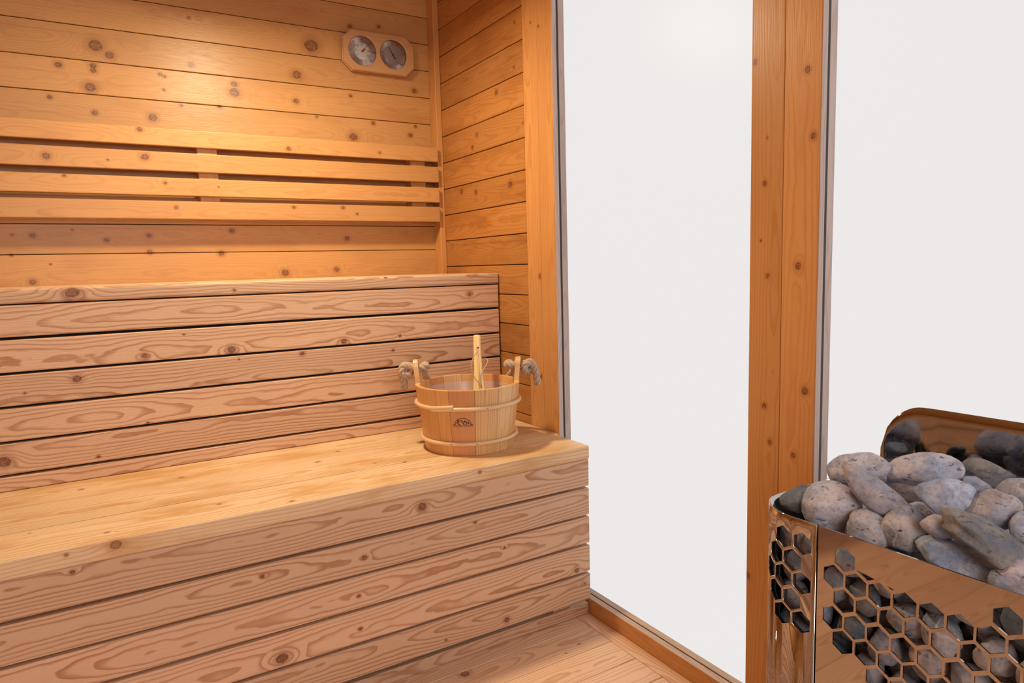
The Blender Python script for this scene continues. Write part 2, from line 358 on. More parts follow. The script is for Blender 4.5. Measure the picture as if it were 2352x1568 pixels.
for par, a, b in ((w1, 1.1330, 1.9509), (w2, -.75, .9507)):
    box('sill_board', (XR, a, -.016), (1.410, b, .0505), wmat(FAM_POST, (), 'post_pine'), par, .0015, 2, 'y', lambda w: w.z + w.x, nseed())
    box('head_board', (XR, a, ZC - .10), (1.410, b, ZC - .004), wmat(FAM_POST, (), 'post_pine'), par, .002, 1, 'y', lambda w: w.z + w.x, nseed())
    box('pane', (1.3805, a + .001, .0515), (1.3835, b - .001, ZC - .101), GLASS, par)
    # black glazing gasket round the pane, let 2 mm proud of the wood
    for nm, lo, hi in (('gasket', (1.3785, b - .0022, .0505), (1.3855, b, ZC - .1)), ('gasket', (1.3785, a, .0505), (1.3855, a + .0022, ZC - .1)),
                       ('gasket', (1.3835, a, .0505), (1.3865, b, .0515))):
        box(nm, lo, hi, SEAL, par)

# paler strips lining the rebate either side of the gasket
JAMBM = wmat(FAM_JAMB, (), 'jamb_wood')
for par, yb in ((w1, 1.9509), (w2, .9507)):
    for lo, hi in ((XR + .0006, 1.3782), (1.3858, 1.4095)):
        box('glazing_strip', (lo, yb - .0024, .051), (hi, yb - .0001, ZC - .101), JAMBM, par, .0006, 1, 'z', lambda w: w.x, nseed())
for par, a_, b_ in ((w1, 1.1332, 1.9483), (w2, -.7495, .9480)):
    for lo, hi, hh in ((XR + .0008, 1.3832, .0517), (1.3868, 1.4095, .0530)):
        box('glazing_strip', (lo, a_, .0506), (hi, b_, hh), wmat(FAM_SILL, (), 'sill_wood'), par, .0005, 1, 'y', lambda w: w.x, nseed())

# ================================================================ BENCHES
YS, YR = 1.76, 2.336
XE = 1.3475
lower = emp('sauna_bench', (0, 2.05, 0), label='lower slatted bench with the wooden bucket standing on its seat', category='bench')
# seat boards
for a, b, kn in ((YS, 1.9455, K_EDGE + pick(K_SEAT, YS, 1.9455)), (1.947, 2.150, pick(K_SEAT, 1.947, 2.15)), (2.1515, 2.352, pick(K_SEAT, 2.1515, 2.34))):
    first = a == YS
    box('seat_board', (XL + .004, a, .5485), (XE + (.008 if not first else 0), b, .5935), wmat(FAM_SEAT, kn, 'seat_pine'), lower, .007 if first else .0010, 3, 'x',
        lambda w: w.y + w.z - .5935, nseed(), smooth=False, center=(a + b) / 2)
zs_ = [(.4575, .5480), (.3595, .4500), (.2625, .3530), (.1640, .2545), (.0660, .1565)]
for a, b in zs_:
    box('slat', (XL + .004, YS + .004, a), (XE - .001, YS + .034, b), wmat(FAM_LARCH, pick(K_FASCIA, a, b), 'larch'), lower, .005, 3, 'x', lambda w: w.z + (w.y - YS - .004), nseed(), center=(a + b) / 2)
box('base_board', (XL + .004, 1.789, .0005), (1.356, 1.815, .040), wmat(FAM_LARCH, (), 'larch'), lower, .003, 2, 'x', lambda w: w.z + w.y, nseed())
for x in (-1.20, -.40, .40, 1.215):
    for y in (YS + .036, 2.20):
        box('leg', (x, y, .0005 if y > 1.9 else .0405), (x + .07, y + (.02 if y < 1.9 else .05), .548), wmat(FAM_LARCH, (), 'larch'), lower, .002, 1, 'z', lambda w: w.x + w.y, nseed())
upper = emp('sauna_bench', (0, 2.6, .594), label='upper slatted bench, its tall slatted front rising behind the bucket', category='bench')
box('seat_board', (XL + .004, YR, 1.1165), (1.3585, 2.50, 1.1585), wmat(FAM_LARCH, pick(K_RISER, 1.12, 1.19), 'larch'), upper, .010, 4, 'x', lambda w: w.z + (w.y - YR), nseed(), center=1.137)
box('seat_board', (XL + .004, 2.502, 1.1165), (1.3585, 2.675, 1.1585), wmat(FAM_SEAT, (), 'seat_pine'), upper, .003, 2, 'x', lambda w: w.y, nseed())
box('seat_board', (XL + .004, 2.677, 1.1165), (1.3325, 2.859, 1.1585), wmat(FAM_SEAT, (), 'seat_pine'), upper, .003, 2, 'x', lambda w: w.y, nseed())
zr = [(1.0255, 1.1135), (.9275, 1.0175), (.8335, .9205), (.7355, .8265), (.6415, .7285), (.5945, .6350)]
for a, b in zr:
    kn = [k for k in pick(K_RISER, a, b) if not (k[1] > 1.12)]
    box('slat', (XL + .004, YR + .002, a), (1.3545, YR + .028, b), wmat(FAM_LARCH, kn, 'larch'), upper, .0045, 3, 'x', lambda w: w.z + (w.y - YR), nseed(), center=(a + b) / 2)
for x in (-1.15, -.35, .45, 1.20):
    box('leg', (x, YR + .031, .0005), (x + .07, YR + .08, 1.116), wmat(FAM_LARCH, (), 'larch'), upper, .002, 1, 'z', lambda w: w.x + w.y, nseed())
box('gap_shade_sheet', (XL + .004, YR + .0283, .596), (1.3535, YR + .0295, 1.115), BLACK, upper)  # black sheet added behind the slats, standing in for shade in the gaps
box('gap_shade_sheet', (XL + .004, YS + .0343, .067), (1.283, YS + .0355, .547), BLACK, lower)  # same added shade sheet behind the lower bench front
side = emp('sauna_bench', (-1.1, .45, 0), label='slatted bench along the left wall, seen only as a reflection in the steel guard', category='bench')
box('seat_board', (XL + .004, YF + .004, 1.095), (-1.00, 1.752, 1.138), wmat(FAM_LARCH, (), 'larch'), side, .006, 2, 'y', lambda w: w.x + w.z, nseed())
for k in range(11):
    a = .03 + k * .0968
    box('slat', (-1.030, YF + .004, a), (-1.004, 1.752, a + .088), wmat(FAM_LARCH, (), 'larch'), side, .003, 1, 'y', lambda w: w.z, nseed())
box('gap_shade_sheet', (-1.033, YF + .004, .002), (-1.0315, 1.750, 1.094), BLACK, side)  # black sheet added to darken the side bench gaps
for y in (-.80, .45, 1.69):
    box('leg', (-1.09, y, .0005), (-1.034, y + .05, 1.0945), wmat(FAM_LARCH, (), 'larch'), side, .002, 1, 'z', lambda w: w.x + w.y, nseed())
rest = emp('backrest', (.3, 2.8, 1.54), label='four horizontal slats of the backrest on the back wall', category='backrest')
for a, b in ((1.641, 1.702), (1.5535, 1.620), (1.4675, 1.5305), (1.384, 1.4485)):
    box('slat', (XL + .02, 2.775, a), (1.325, 2.797, b), wmat(FAM_SLAT, pick(K_REST, a, b), 'backrest_pine'), rest, .004, 3, 'x', lambda w: w.z + (w.y - 2.775), nseed(), center=(a + b) / 2)
for x in (-.50, .363, 1.203):
    box('batten', (x, 2.7975, 1.395), (x + .068, 2.8595, 1.69), wmat(FAM_SLAT, (), 'backrest_pine'), rest, .002, 1, 'z', lambda w: w.x + w.y, nseed())
# ceiling lamp over the upper bench
lamp = emp('ceiling_lamp', (LP.x, LP.y, ZC), label='round downlight hanging from the ceiling above the lower bench', category='lamp')
def lathe(prof, n=32, c=(0, 0, 0)):
    V = []; F = []; c = Vector(c); m = len(prof)
    for i, (r, z) in enumerate(prof):
        for k in range(n):
            a = 2 * PI * k / n; V.append(c + Vector((r * math.cos(a), r * math.sin(a), z)))
    for i in range(m - 1):
        for k in range(n): F.append((i * n + k, i * n + (k + 1) % n, (i + 1) * n + (k + 1) % n, (i + 1) * n + k))
    return V, F
V, F = lathe([(.001, ZC - .0005), (.085, ZC - .0005), (.092, LP.z), (.078, LP.z), (.076, LP.z + .004), (.001, LP.z + .004)], 32, (LP.x, LP.y, 0))
o = from_py('lamp_shade', V, F, wmat(FAM_POST, (), 'post_pine'), lamp); set_g(o, 'x', lambda w: w.y, 3.0)
V, F = lathe([(.0005, LP.z + .001), (.0755, LP.z + .001), (.0755, LP.z + .0035)], 32, (LP.x, LP.y, 0))
from_py('diffuser', V, F, plain('lamp_diffuser', (.9, .8, .65), .4, 0, (1.0, .80, .52), 12.0), lamp)

# ================================================================ STEEL HEATER
def steel_mat(name='polished_steel', base=(.52, .485, .46), rough=.035, wav=.12):
    m, nt, b = new_mat(name); b.inputs['Metallic'].default_value = 1; b.inputs['Base Color'].default_value = (*base, 1); b.inputs['Roughness'].default_value = rough
    tc = nt.nodes.new('ShaderNodeTexCoord'); n = noi(nt, tc.outputs['Object'], 5.0, 1.0)
    bp = nt.nodes.new('ShaderNodeBump'); bp.inputs['Strength'].default_value = wav; bp.inputs['Distance'].default_value = .01
    nt.links.new(n, bp.inputs['Height']); nt.links.new(bp.outputs[0], b.inputs['Normal']); return m
STEEL = steel_mat()
DARKSTEEL = plain('inner_dark_steel', (.05, .05, .052), .55, .6)
HX, HZ = .904, .785
HR = .075
heater = emp('sauna_heater', (1.11, .37, 0), label='polished steel sauna heater with a honeycomb front, heaped with grey stones', category='heater')
def plan(s):
    """outer plan of the casing: s=0 at the seam y=.62, growing round the far corner; negative s goes along the front"""
    if s <= .05: return (HX, .62 + s)
    a = (s - .05) / HR
    if a < PI / 2: return (HX + HR - HR * math.cos(a), .67 + HR * math.sin(a))
    return (HX + HR + (s - .05 - HR * PI / 2), .745)
PX, PZ = .0349, .0315
HW, HC = .01575, .0182
def hexpts(c, h=HW, r=HC): return [(c[0] + x, c[1] + z) for x, z in ((0, r), (-h, r / 2), (-h, -r / 2), (0, -r), (h, -r / 2), (h, r / 2))]
def clip_below(poly, fn):
    out = []
    for i in range(len(poly)):
        p, q = poly[i], poly[(i + 1) % len(poly)]; a, b = fn(p), fn(q)
        if a <= 0: out.append(p)
        if (a < 0) != (b < 0) and a != b:
            t = a / (a - b); out.append((p[0] + t * (q[0] - p[0]), p[1] + t * (q[1] - p[1])))
    return out
def inside(p, poly):
    sgn = 0
    for i in range(len(poly)):
        a, b = poly[i], poly[(i + 1) % len(poly)]
        c = (b[0] - a[0]) * (p[1] - a[1]) - (b[1] - a[1]) * (p[0] - a[0])
        if c * sgn < 0: return False
        if c: sgn = c
    return True
def sheet(name, s0, s1, zb, zt, holes, fn, mat, parent, cuts=(), th=.0025, **kw):
    P = [(s0, zb), (s1, zb), (s1, zt), (s0, zt)]; E = [(0, 1), (1, 2), (2, 3), (3, 0)]
    for h in holes:
        b = len(P); P += h; n = len(h); E += [(b + i, b + (i + 1) % n) for i in range(n)]
    for c in cuts:
        b = len(P); P += [(c, zb), (c, zt)]; E.append((b, b + 1))
    r = delaunay_2d_cdt([Vector(p) for p in P], E, [], 0, 1e-6)
    V2, FF = r[0], r[2]; keep = []
    bb = [(min(x for x, z in h), max(x for x, z in h), min(z for x, z in h), max(z for x, z in h), h) for h in holes]
    for f in FF:
        c = (sum(V2[i].x for i in f) / 3, sum(V2[i].y for i in f) / 3)
        if not any(x0 < c[0] < x1 and z0_ < c[1] < z1_ and inside(c, h) for x0, x1, z0_, z1_, h in bb): keep.append(list(f))
    used = sorted({i for f in keep for i in f}); mp = {v: k for k, v in enumerate(used)}
    V = [fn(V2[i].x, V2[i].y) for i in used]; F = [[mp[i] for i in f] for f in keep]
    o = from_py(name, V, F, mat, parent, smooth=False, **kw)
    md = o.modifiers.new('thick', 'SOLIDIFY'); md.thickness = th * K; md.offset = -1 if th > 0 else 1
    return o
fronth = []
A0, B0 = .5754, .5924
rows = [(0, .7474, A0, [0, 1, 2, 6, 7, 8, 12]), (1, .7155, B0, list(range(0, 14))), (2, .6840, A0, list(range(0, 14))), (3, .6515, B0, list(range(0, 14))),
        (4, .6205, A0, list(range(0, 14))), (5, .5890, B0, list(range(2, 12))), (6, .5575, A0, list(range(2, 11))), (7, .5260, B0, list(range(4, 10))), (8, .4945, A0, [5, 6, 7])]
for r, z, y0, ks in rows:
    for k in ks:
        if r == 5 and k < 2: continue
        c = (y0 - k * PX, z); h = hexpts(c)
        if r == 0 and k in (1, 2): h = clip_below(h, lambda p: p[1] - (.7394 + (p[0] - .557) * .139))
        if r == 0 and k in (7, 8, 12): pass
        fronth.append(h)
yn = .10
def front_fn(s, z): return (HX, s, z)
panel = sheet('front_panel', yn, .6185, .10, HZ, fronth, front_fn, STEEL, heater, th=-.0025)
striph = []
for r, z, s_, ks in ((0, .7474, .0255, (0, 1)), (1, .7155, .043, (0, 1)), (2, .6840, .0255, (0, 1, 2)), (3, .6515, .043, (0, 1)), (4, .6205, .0255, (0, 1)),):
    for k in ks: striph.append(hexpts((s_ + k * PX, z)))
smax = .05 + HR * PI / 2 + .32
def cor_fn(s, z): x, y = plan(s); return (x, y, z)
cp = sheet('corner_panel', .0015, smax, .10, HZ, striph, cor_fn, STEEL, heater, cuts=[.05 + HR * (PI / 2) * k / 18 for k in range(0, 19)], th=.0025)
def cin_fn(s, z):
    if s <= .05: return (HX + .006, .62 + s, z)
    a = (s - .05) / HR
    if a < PI / 2: return (HX + HR - (HR - .006) * math.cos(a), .67 + (HR - .006) * math.sin(a), z)
    return (HX + HR + (s - .05 - HR * PI / 2), .739, z)
sheet('inner_dark_sheet', .004, smax - .02, .37, HZ - .003, [[(x, z + .0) for x, z in h] for h in striph], cin_fn, DARKSTEEL, heater, cuts=[.05 + HR * (PI / 2) * k / 18 for k in range(0, 19)], th=.001)  # dark sheet added inside the casing to hide bright reflections on its steel
cp.data.shade_smooth()
def cor2_fn(s, z): x, y = plan(s); return (x, yn - (y - .62) - .003, z)
sheet('corner_panel', .0015, smax, .10, HZ, [], cor2_fn, STEEL, heater, cuts=[.05 + HR * (PI / 2) * k / 12 for k in range(0, 13)], th=-.0025).data.shade_smooth()
# dark seam strips behind the joints, base, inner box
for y in (.620, yn - .0015):
    box('seam_strip', (HX + .003, y - .006, .10), (HX + .007, y + .006, HZ - .002), DARKSTEEL, heater)
box('base', (HX + .03, -.0, .0005), (1.30, .72, .0995), DARKSTEEL, heater, .01, 2)
box('inner_back', (1.292, -.02, .10), (1.3, .742, HZ - .012), DARKSTEEL, heater)
box('stone_tray', (HX + .012, .0, .36), (1.291, .735, .372), DARKSTEEL, heater)
# guard sheet standing behind the stones: curves forward at its far end, rounded top corner
def guard():
    pl = []
    y = -.02
    while y < .66: pl.append((1.322, y)); y += .04
    for k in range(0, 13):
        a = k / 12; pl.append((1.322 - .030 * a * a, .665 + .098 * a - .006 * a * a))
    V = []; F = []; nz = 14; L = len(pl)
    for i, (x, y) in enumerate(pl):
        d = .757 - y
        ztop = .897
        R = .060
        if d < R: ztop = .897 - .085 * (1 - math.sqrt(max(0, 1 - ((R - d) / R) ** 2)))
        for j in range(nz + 1):
            z = .60 + (ztop - .60) * j / nz
            V.append((x + (z - HZ) * .06, y, z))
    for i in range(L - 1):
        for j in range(nz): a = i * (nz + 1) + j; F.append((a, a + nz + 1, a + nz + 2, a + 1))
    o = from_py('guard_sheet', V, F, steel_mat('guard_steel', (.36, .335, .32), .05, .10), heater, smooth=True)
    md = o.modifiers.new('thick', 'SOLIDIFY'); md.thickness = .002 * K; md.offset = 0
guard()
# heating elements glimpsed between the stones
V, F = join(*[tube([(x, .06, .40), (x, .06, .70), (x, .69, .70), (x, .69, .40)], .006, 8) for x in (1.05, 1.16)])
from_py('heating_element', V, F, DARKSTEEL, heater, smooth=True)

# ---------------------------------------------------------------- stones
def stone_mat(name, pale, cool, dark, spk, vein=0.0, seed=0):
    m, nt, b = new_mat(name); tc = nt.nodes.new('ShaderNodeTexCoord'); oi = nt.nodes.new('ShaderNodeObjectInfo')
    v = vec(nt, 'ADD', tc.outputs['Object'], xyz(nt, mth(nt, 'MULTIPLY', oi.outputs['Random'], 7.0), mth(nt, 'MULTIPLY', oi.outputs['Random'], 3.0), float(seed)))
    n1 = noi(nt, v, 22, 3, rough=.6); n2 = noi(nt, vec(nt, 'MULTIPLY', v, (1, 1, 2.2)), 75, 3, rough=.6); n3 = noi(nt, v, 240, 2); n4 = noi(nt, v, 48, 4, rough=.7)
    col = mix(nt, ss(nt, n1, .40, .62), pale, cool)
    col = mix(nt, mth(nt, 'MULTIPLY', ss(nt, n2, .60, .67), spk), col, dark)
    col = mix(nt, mth(nt, 'MULTIPLY', ss(nt, n4, .46, .62), .35), col, dark)
    col = mix(nt, mth(nt, 'MULTIPLY', ss(nt, n3, .52, .68), .22), col, dark)
    if vein:
        w = noi(nt, v, 14, 2); d = mth(nt, 'ABSOLUTE', mth(nt, 'SUBTRACT', w, .5))
        col = mix(nt, mth(nt, 'MULTIPLY', ss(nt, d, .004, .014, 1.0, 0.0), vein), col, (.62, .55, .52))
    nt.links.new(col, b.inputs['Base Color']); b.inputs['Roughness'].default_value = .82; b.inputs['Specular IOR Level'].default_value = .3
    h = mth(nt, 'MULTIPLY_ADD', n3, .35, mth(nt, 'MULTIPLY_ADD', n2, -.7, n4))
    bp = nt.nodes.new('ShaderNodeBump'); bp.inputs['Strength'].default_value = .55; bp.inputs['Distance'].default_value = .0025
    nt.links.new(h, bp.inputs['Height']); nt.links.new(bp.outputs[0], b.inputs['Normal']); return m
ST_PALE = stone_mat('stone_pale', (.55, .51, .56), (.36, .43, .60), (.09, .09, .11), .8)
ST_BLUE = stone_mat('stone_blue_grey', (.45, .49, .62), (.27, .36, .55), (.08, .09, .11), .4, .35)
ST_DARK = stone_mat('stone_dark', (.25, .235, .23), (.13, .16, .21), (.045, .045, .05), .6)
ST_SPK = stone_mat('stone_speckled', (.50, .45, .46), (.33, .37, .47), (.07, .065, .07), .95, .8)
ST_WARM = stone_mat('stone_warm', (.48, .42, .42), (.34, .34, .40), (.10, .085, .085), .6)
def ico(sub):
    bm = bmesh.new(); bmesh.ops.create_icosphere(bm, subdivisions=sub, radius=1)
    V = [v.co.normalized() for v in bm.verts]; F = [tuple(v.index for v in f.verts) for f in bm.faces]; bm.free(); return V, F
ICO = {s: ico(s) for s in (3, 4, 5)}
def stone_mesh(seed, a, b, c, sub=4, facets=5, lump=.16, bend=0.0, taper=0.0):
    rnd = random.Random(seed); V0, F = ICO[sub]; V = []
    pl = []
    for k in range(facets):
        n = Vector((rnd.gauss(0, 1), rnd.gauss(0, 1), rnd.gauss(0, 1))).normalized(); pl.append((n, rnd.uniform(.70, .90)))
    o = Vector((seed * 3.1, seed * 1.7, 0))
    for v in V0:
        r = 1.0 + lump * noise.noise(v * 1.1 + o) * 1.6 + lump * .35 * noise.noise(v * 2.6 + o) + .022 * noise.noise(v * 6 + o) + .010 * noise.noise(v * 14 + o)
        p = v * r
        for n, d in pl:
            t = p.dot(n) - d
            if t > 0: p = p - n * (t * .72)
        p = Vector((p.x * a, p.y * b * (1 + taper * p.x), p.z * c)); p.y += bend * b * (p.x / a) ** 2
        V.append(p)
    return V, F
def stone(name_seed, loc, rot, dims, mat, label, group, **kw):
    V, F = stone_mesh(name_seed, *dims, **kw); M = Euler(rot).to_matrix(); L = Vector(loc)
    # object keeps an identity rotation so that the marble pattern follows the local shape
    o = from_py('sauna_stone', [M @ v + L for v in V], F, mat, None, loc, smooth=True, label=label, category='stone', group=group)
    return o
TOP = 'stones heaped on top of the heater'
#   x y z  rx ry rz  a b c   mat facets lump bend taper label
STONES = [
 (0.966,0.700,0.792, -1.93,-0.51,-0.76, .0302,.0210,.0223, ST_DARK, 4, .12, 0, 0, 'dark grey stone in the far left corner, behind the big round pitted one'),
 (0.978,0.652,0.790, -1.91,-0.29,-0.88, .0440,.0400,.0430, ST_PALE, 4, .08, 0, 0, 'big round pale stone with dark pits at the left end of the heater'),
 (1.082,0.671,0.825, -1.85,-0.20,-0.96, .0545,.0300,.0314, ST_PALE, 3, .12, .15, .1, 'broad dark-patched stone at the far left, standing out against the white glass'),
 (0.993,0.586,0.825, -1.92, 0.54,-1.22, .0600,.0240,.0259, ST_WARM, 3, .14, -.15, .1, 'long finger-shaped stone lying diagonally beside the big round pitted one'),
 (1.130,0.589,0.835, -1.84,-0.18,-1.04, .0590,.0300,.0326, ST_PALE, 3, .08, 0, 0, 'large smooth oval pale stone in front of the steel guard'),
 (1.256,0.662,0.815, -1.86,-0.48,-0.95, .0260,.0130,.0150, ST_WARM, 4, .1, 0, 0, 'small stone whose top just shows behind the large smooth oval one'),
 (1.219,0.540,0.825, -1.83,-0.04,-1.14, .0410,.0275,.0303, ST_DARK, 8, .16, 0, -.15, 'dark angular stone with a black cleft against the steel guard'),
 (1.111,0.602,0.800, -1.87, 0.06,-1.09, .0342,.0171,.0196, ST_WARM, 6, .15, 0, 0, 'flat brownish stone wedged below the large smooth oval one'),
 (1.015,0.495,0.840, -1.87, 0.15,-1.16, .0430,.0290,.0314, ST_BLUE, 6, .15, 0, 0, 'blue-grey ridged stone with pale streaks in the middle of the heap'),
 (1.153,0.525,0.815, -1.89, 0.45,-1.29, .0260,.0220,.0236, ST_BLUE, 4, .1, 0, 0, 'smooth lilac-grey stone peeping out behind the blue-grey ridged one'),
 (1.031,0.447,0.830, -1.91,-0.45,-1.01, .0370,.0275,.0304, ST_WARM, 6, .14, 0, .1, 'brown-grey pointed stone to the right of the blue-grey ridged one'),
 (1.114,0.444,0.835, -1.88,-0.36,-1.08, .0400,.0250,.0273, ST_WARM, 6, .15, 0, 0, 'pinkish cracked stone cut by the right edge, below the guard'),
 (0.974,0.582,0.773, -1.92,-0.14,-0.98, .0340,.0300,.0318, ST_SPK, 4, .10, 0, 0, 'grey speckled stone behind the front rim, left of the white-veined one'),
 (0.987,0.537,0.785, -1.92, 0.03,-1.08, .0330,.0345,.0330, ST_SPK, 5, .10, 0, 0, 'round speckled stone with a white vein behind the front rim'),
 (1.027,0.536,0.800, -1.92, 0.43,-1.24, .0220,.0170,.0190, ST_PALE, 3, .1, 0, 0, 'small pinkish stone between the finger-shaped and the blue-grey ridged stones'),
 (0.974,0.483,0.810, -1.90, 0.03,-1.12, .0225,.0180,.0194, ST_PALE, 3, .1, 0, .2, 'small whitish pointed stone in the centre of the heap'),
 (0.962,0.425,0.812, -1.96, 0.47,-1.34, .0540,.0265,.0285, ST_DARK, 7, .20, -.1, .15, 'large dark stone with a rough broken end and a smooth blue-grey end'),
 (0.979,0.457,0.768, -1.96, 0.35,-1.28, .0560,.0240,.0259, ST_BLUE, 4, .12, 0, 0, 'long mottled stone sloping down to the front rim under the large dark one'),
 (0.970,0.385,0.775, -2.04,-0.64,-0.90, .0330,.0275,.0291, ST_PALE, 3, .08, 0, 0, 'smooth rounded pale stone at the lower right corner against the rim'),
 (1.028,0.399,0.820, -1.89, 0.01,-1.20, .0215,.0260,.0215, ST_PALE, 5, .12, 0, 0, 'pale upright stone cut by the right edge, right of the brown-grey pointed one'),
 (1.098,0.453,0.782, -1.91,-0.19,-1.11, .0150,.0150,.0150, ST_WARM, 5, .1, 0, 0, 'tiny shaded stone in the gap right of the brown-grey pointed one'),
 (1.162,0.671,0.790, -1.86,-0.12,-1.01, .0160,.0150,.0150, ST_BLUE, 4, .1, 0, 0, 'tiny blue-grey stone in the dark gap below the broad dark-patched one'),
]
for i, (x, y, z, rx, ry, rz, a, b, c, m, fc, lu, be, ta, lab) in enumerate(STONES):
    stone(i + 3, (x, y, z), (rx, ry, rz), (a, b, c), m, lab, TOP, sub=5 if a > .03 else 4, facets=fc, lump=lu, bend=be, taper=ta)
# the rest of the filling: visible through the honeycomb, and out past the right edge of the picture
rnd = random.Random(5)
placed = [(Vector(s[:3]), (s[6] + s[7] + s[8]) / 3) for s in STONES]
protos = [stone_mesh(100 + k, .034, .026, .028, 4, 4, .14) for k in range(7)]
pm = [ST_PALE, ST_SPK, ST_WARM, ST_BLUE, ST_DARK, ST_WARM, ST_SPK]
ISO = 'stones inside the heater behind the honeycomb'
TONE = ['pale grey', 'speckled grey', 'warm grey', 'blue-grey', 'dark grey', 'brownish grey', 'mottled grey']
ORD = ['first', 'second', 'third', 'fourth', 'fifth', 'sixth', 'seventh', 'eighth']
ROW = ['topmost', 'second', 'third', 'fourth', 'fifth', 'sixth', 'lowest']
def fill(x, y, z, s, lab, grp):
    k = rnd.randrange(7); M = Euler((rnd.uniform(0, 6), rnd.uniform(0, 6), rnd.uniform(0, 6))).to_matrix() @ Matrix.Scale(s, 3)
    V = [M @ v + Vector((x, y, z)) for v in protos[k][0]]; mi = rnd.randrange(7)
    from_py('sauna_stone', V, protos[k][1], pm[mi], None, (x, y, z), True, label=lab.replace('@', TONE[mi]), category='stone', group=grp)
for r in range(6):
    p = Vector((.966 + rnd.uniform(-.003, .003), .704, .728 - r * .0530)); placed.append((p, .026))
    fill(p.x, p.y, p.z, .86, '@ stone behind the curved corner cut-outs, %s row' % ROW[r], ISO)
# first layer behind the honeycomb, in rows counted from the top and places counted from the seam
for r in range(6):
    for c in range(7):
        y = .652 - c * .0565 - (r % 2) * .024 + rnd.uniform(-.005, .005); z = .722 - r * .0535 + rnd.uniform(-.005, .005); x = .952 + rnd.uniform(0, .010)
        p = Vector((x, y, z))
        if any((p - q).length < (.027 + rr) * .74 for q, rr in placed): continue
        placed.append((p, .027))
        fill(x, y, z, rnd.uniform(.82, .94), '@ stone behind the honeycomb, %s row, %s from the seam' % (ROW[r], ORD[c]), ISO)
# the darker stones behind them and under the heap
for iz in range(5):
    for iy in range(8):
        for ix in range(2 if iz else 5):
            x = 1.005 + ix * .055 + rnd.uniform(-.004, .004); y = .31 + iy * .052 + (iz % 2) * .02; z = .738 - iz * .056
            p = Vector((x, y, z))
            if x > 1.255 or y > .69 or any((p - q).length < (.026 + rr) * .74 for q, rr in placed): continue
            placed.append((p, .026)); fill(x, y, z, .85, 'rounded stone in the dark of the heater, behind the first layer', 'stones buried in the heater')
for iy in range(5):
    for ix in range(6):
        x = .955 + ix * .058 + rnd.uniform(-.003, .003); y = .06 + iy * .056; z = .775 + rnd.uniform(-.006, .012)
        p = Vector((x, y, z))
        if any((p - q).length < (.027 + rr) * .80 for q, rr in placed): continue
        placed.append((p, .027)); fill(x, y, z, .95, 'rounded stone on the near end of the heap, outside the picture', 'stones on the near end of the heater')
box('stone_grate', (HX + .014, .02, .728), (1.288, .32, .736), DARKSTEEL, heater)

# ================================================================ BUCKET
BC = Vector((1.0383, 2.0147, .5936)); RB, RT, BH = .1465, .1730, .2124
def brad(z): return RB + (RT - RB) * (z - BC.z) / BH
bucket = emp('wooden_bucket', tuple(BC), label='round wooden stave bucket with rope handle and emblem on the lower bench', category='bucket')
FAM_ST_OR = ((.68, .36, .13), (.52, .22, .06), 190, .060, .012, .40, .10, .32, .15)
FAM_ST_RED = ((.60, .28, .12), (.50, .20, .075), 170, .080, .010, .25, .12, .32, .12)
FAM_ST_PALE = ((.70, .43, .20), (.50, .24, .08), 150, .012, .006, .85, .0, .32, .2)
BWALL = .015
def stave(a0, a1, fam, ear, seed):
    """a0,a1 degrees, seen from above"""
    a0 = math.radians(a0 + .12); a1 = math.radians(a1 - .12); n = 8; prof = []
    zt = BC.z + BH; V = []; F = []
    mid = (a0 + a1) / 2
    rowsz = [(BC.z, 1.0), (BC.z + .10, 1.0), (zt, 1.0)]
    if ear: rowsz += [(zt + .001, .80), (zt + .03, .74), (zt + .056, .70), (zt + .068, .60), (zt + .0745, .42), (zt + .0775, .15)]
    def ring(z, f, inner):
        out = []
        for k in range(n + 1):
            a = mid + (a0 - mid) * f + ((a1 - a0) * f) * k / n
            r = brad(min(z, zt)) - (BWALL if inner else 0) + (max(0, z - zt) * .10)
            if ear and z > zt: r += (-.002 if not inner else -.003)
            out.append(Vector((BC.x + r * math.cos(a), BC.y + r * math.sin(a), z)))
        return out
    for inner in (False, True):
        for z, f in rowsz: V += ring(z, f, inner)
    R = len(rowsz); m = n + 1
    def idx(inn, r, k): return (R * m if inn else 0) + r * m + k
    for r in range(R - 1):
        for k in range(n):
            F.append((idx(0, r, k), idx(0, r, k + 1), idx(0, r + 1, k + 1), idx(0, r + 1, k)))
            F.append((idx(1, r, k + 1), idx(1, r, k), idx(1, r + 1, k), idx(1, r + 1, k + 1)))
        F.append((idx(1, r, 0), idx(0, r, 0), idx(0, r + 1, 0), idx(1, r + 1, 0)))
        F.append((idx(0, r, n), idx(1, r, n), idx(1, r + 1, n), idx(0, r + 1, n)))
    for k in range(n):
        F.append((idx(0, R - 1, k), idx(0, R - 1, k + 1), idx(1, R - 1, k + 1), idx(1, R - 1, k)))
        F.append((idx(0, 0, k + 1), idx(0, 0, k), idx(1, 0, k), idx(1, 0, k + 1)))
    o = from_py('stave', V, F, wmat(fam, (), 'stave'), bucket)
    set_g(o, 'z', lambda w: math.atan2(w.y - BC.y, w.x - BC.x) % (2 * PI) * .165, seed, ((mid % (2 * PI)) * .165))
    md = o.modifiers.new('edge', 'BEVEL'); md.width = .0012 * K; md.segments = 2; md.angle_limit = math.radians(50)
    return o
bnd = [(133, 159, 2, 1), (159, 187, 0, 0), (187, 206, 0, 0), (206, 221.8, 3, 0), (221.8, 249.6, 1, 0), (249.6, 277, 2, 0), (277, 299, 2, 0), (299, 319.5, 0, 0),
       (319.5, 346, 2, 1), (346, 374, 0, 0), (14, 42, 1, 0), (42, 70, 0, 0), (70, 95, 2, 0), (95, 118, 1, 0), (118, 133, 0, 0)]
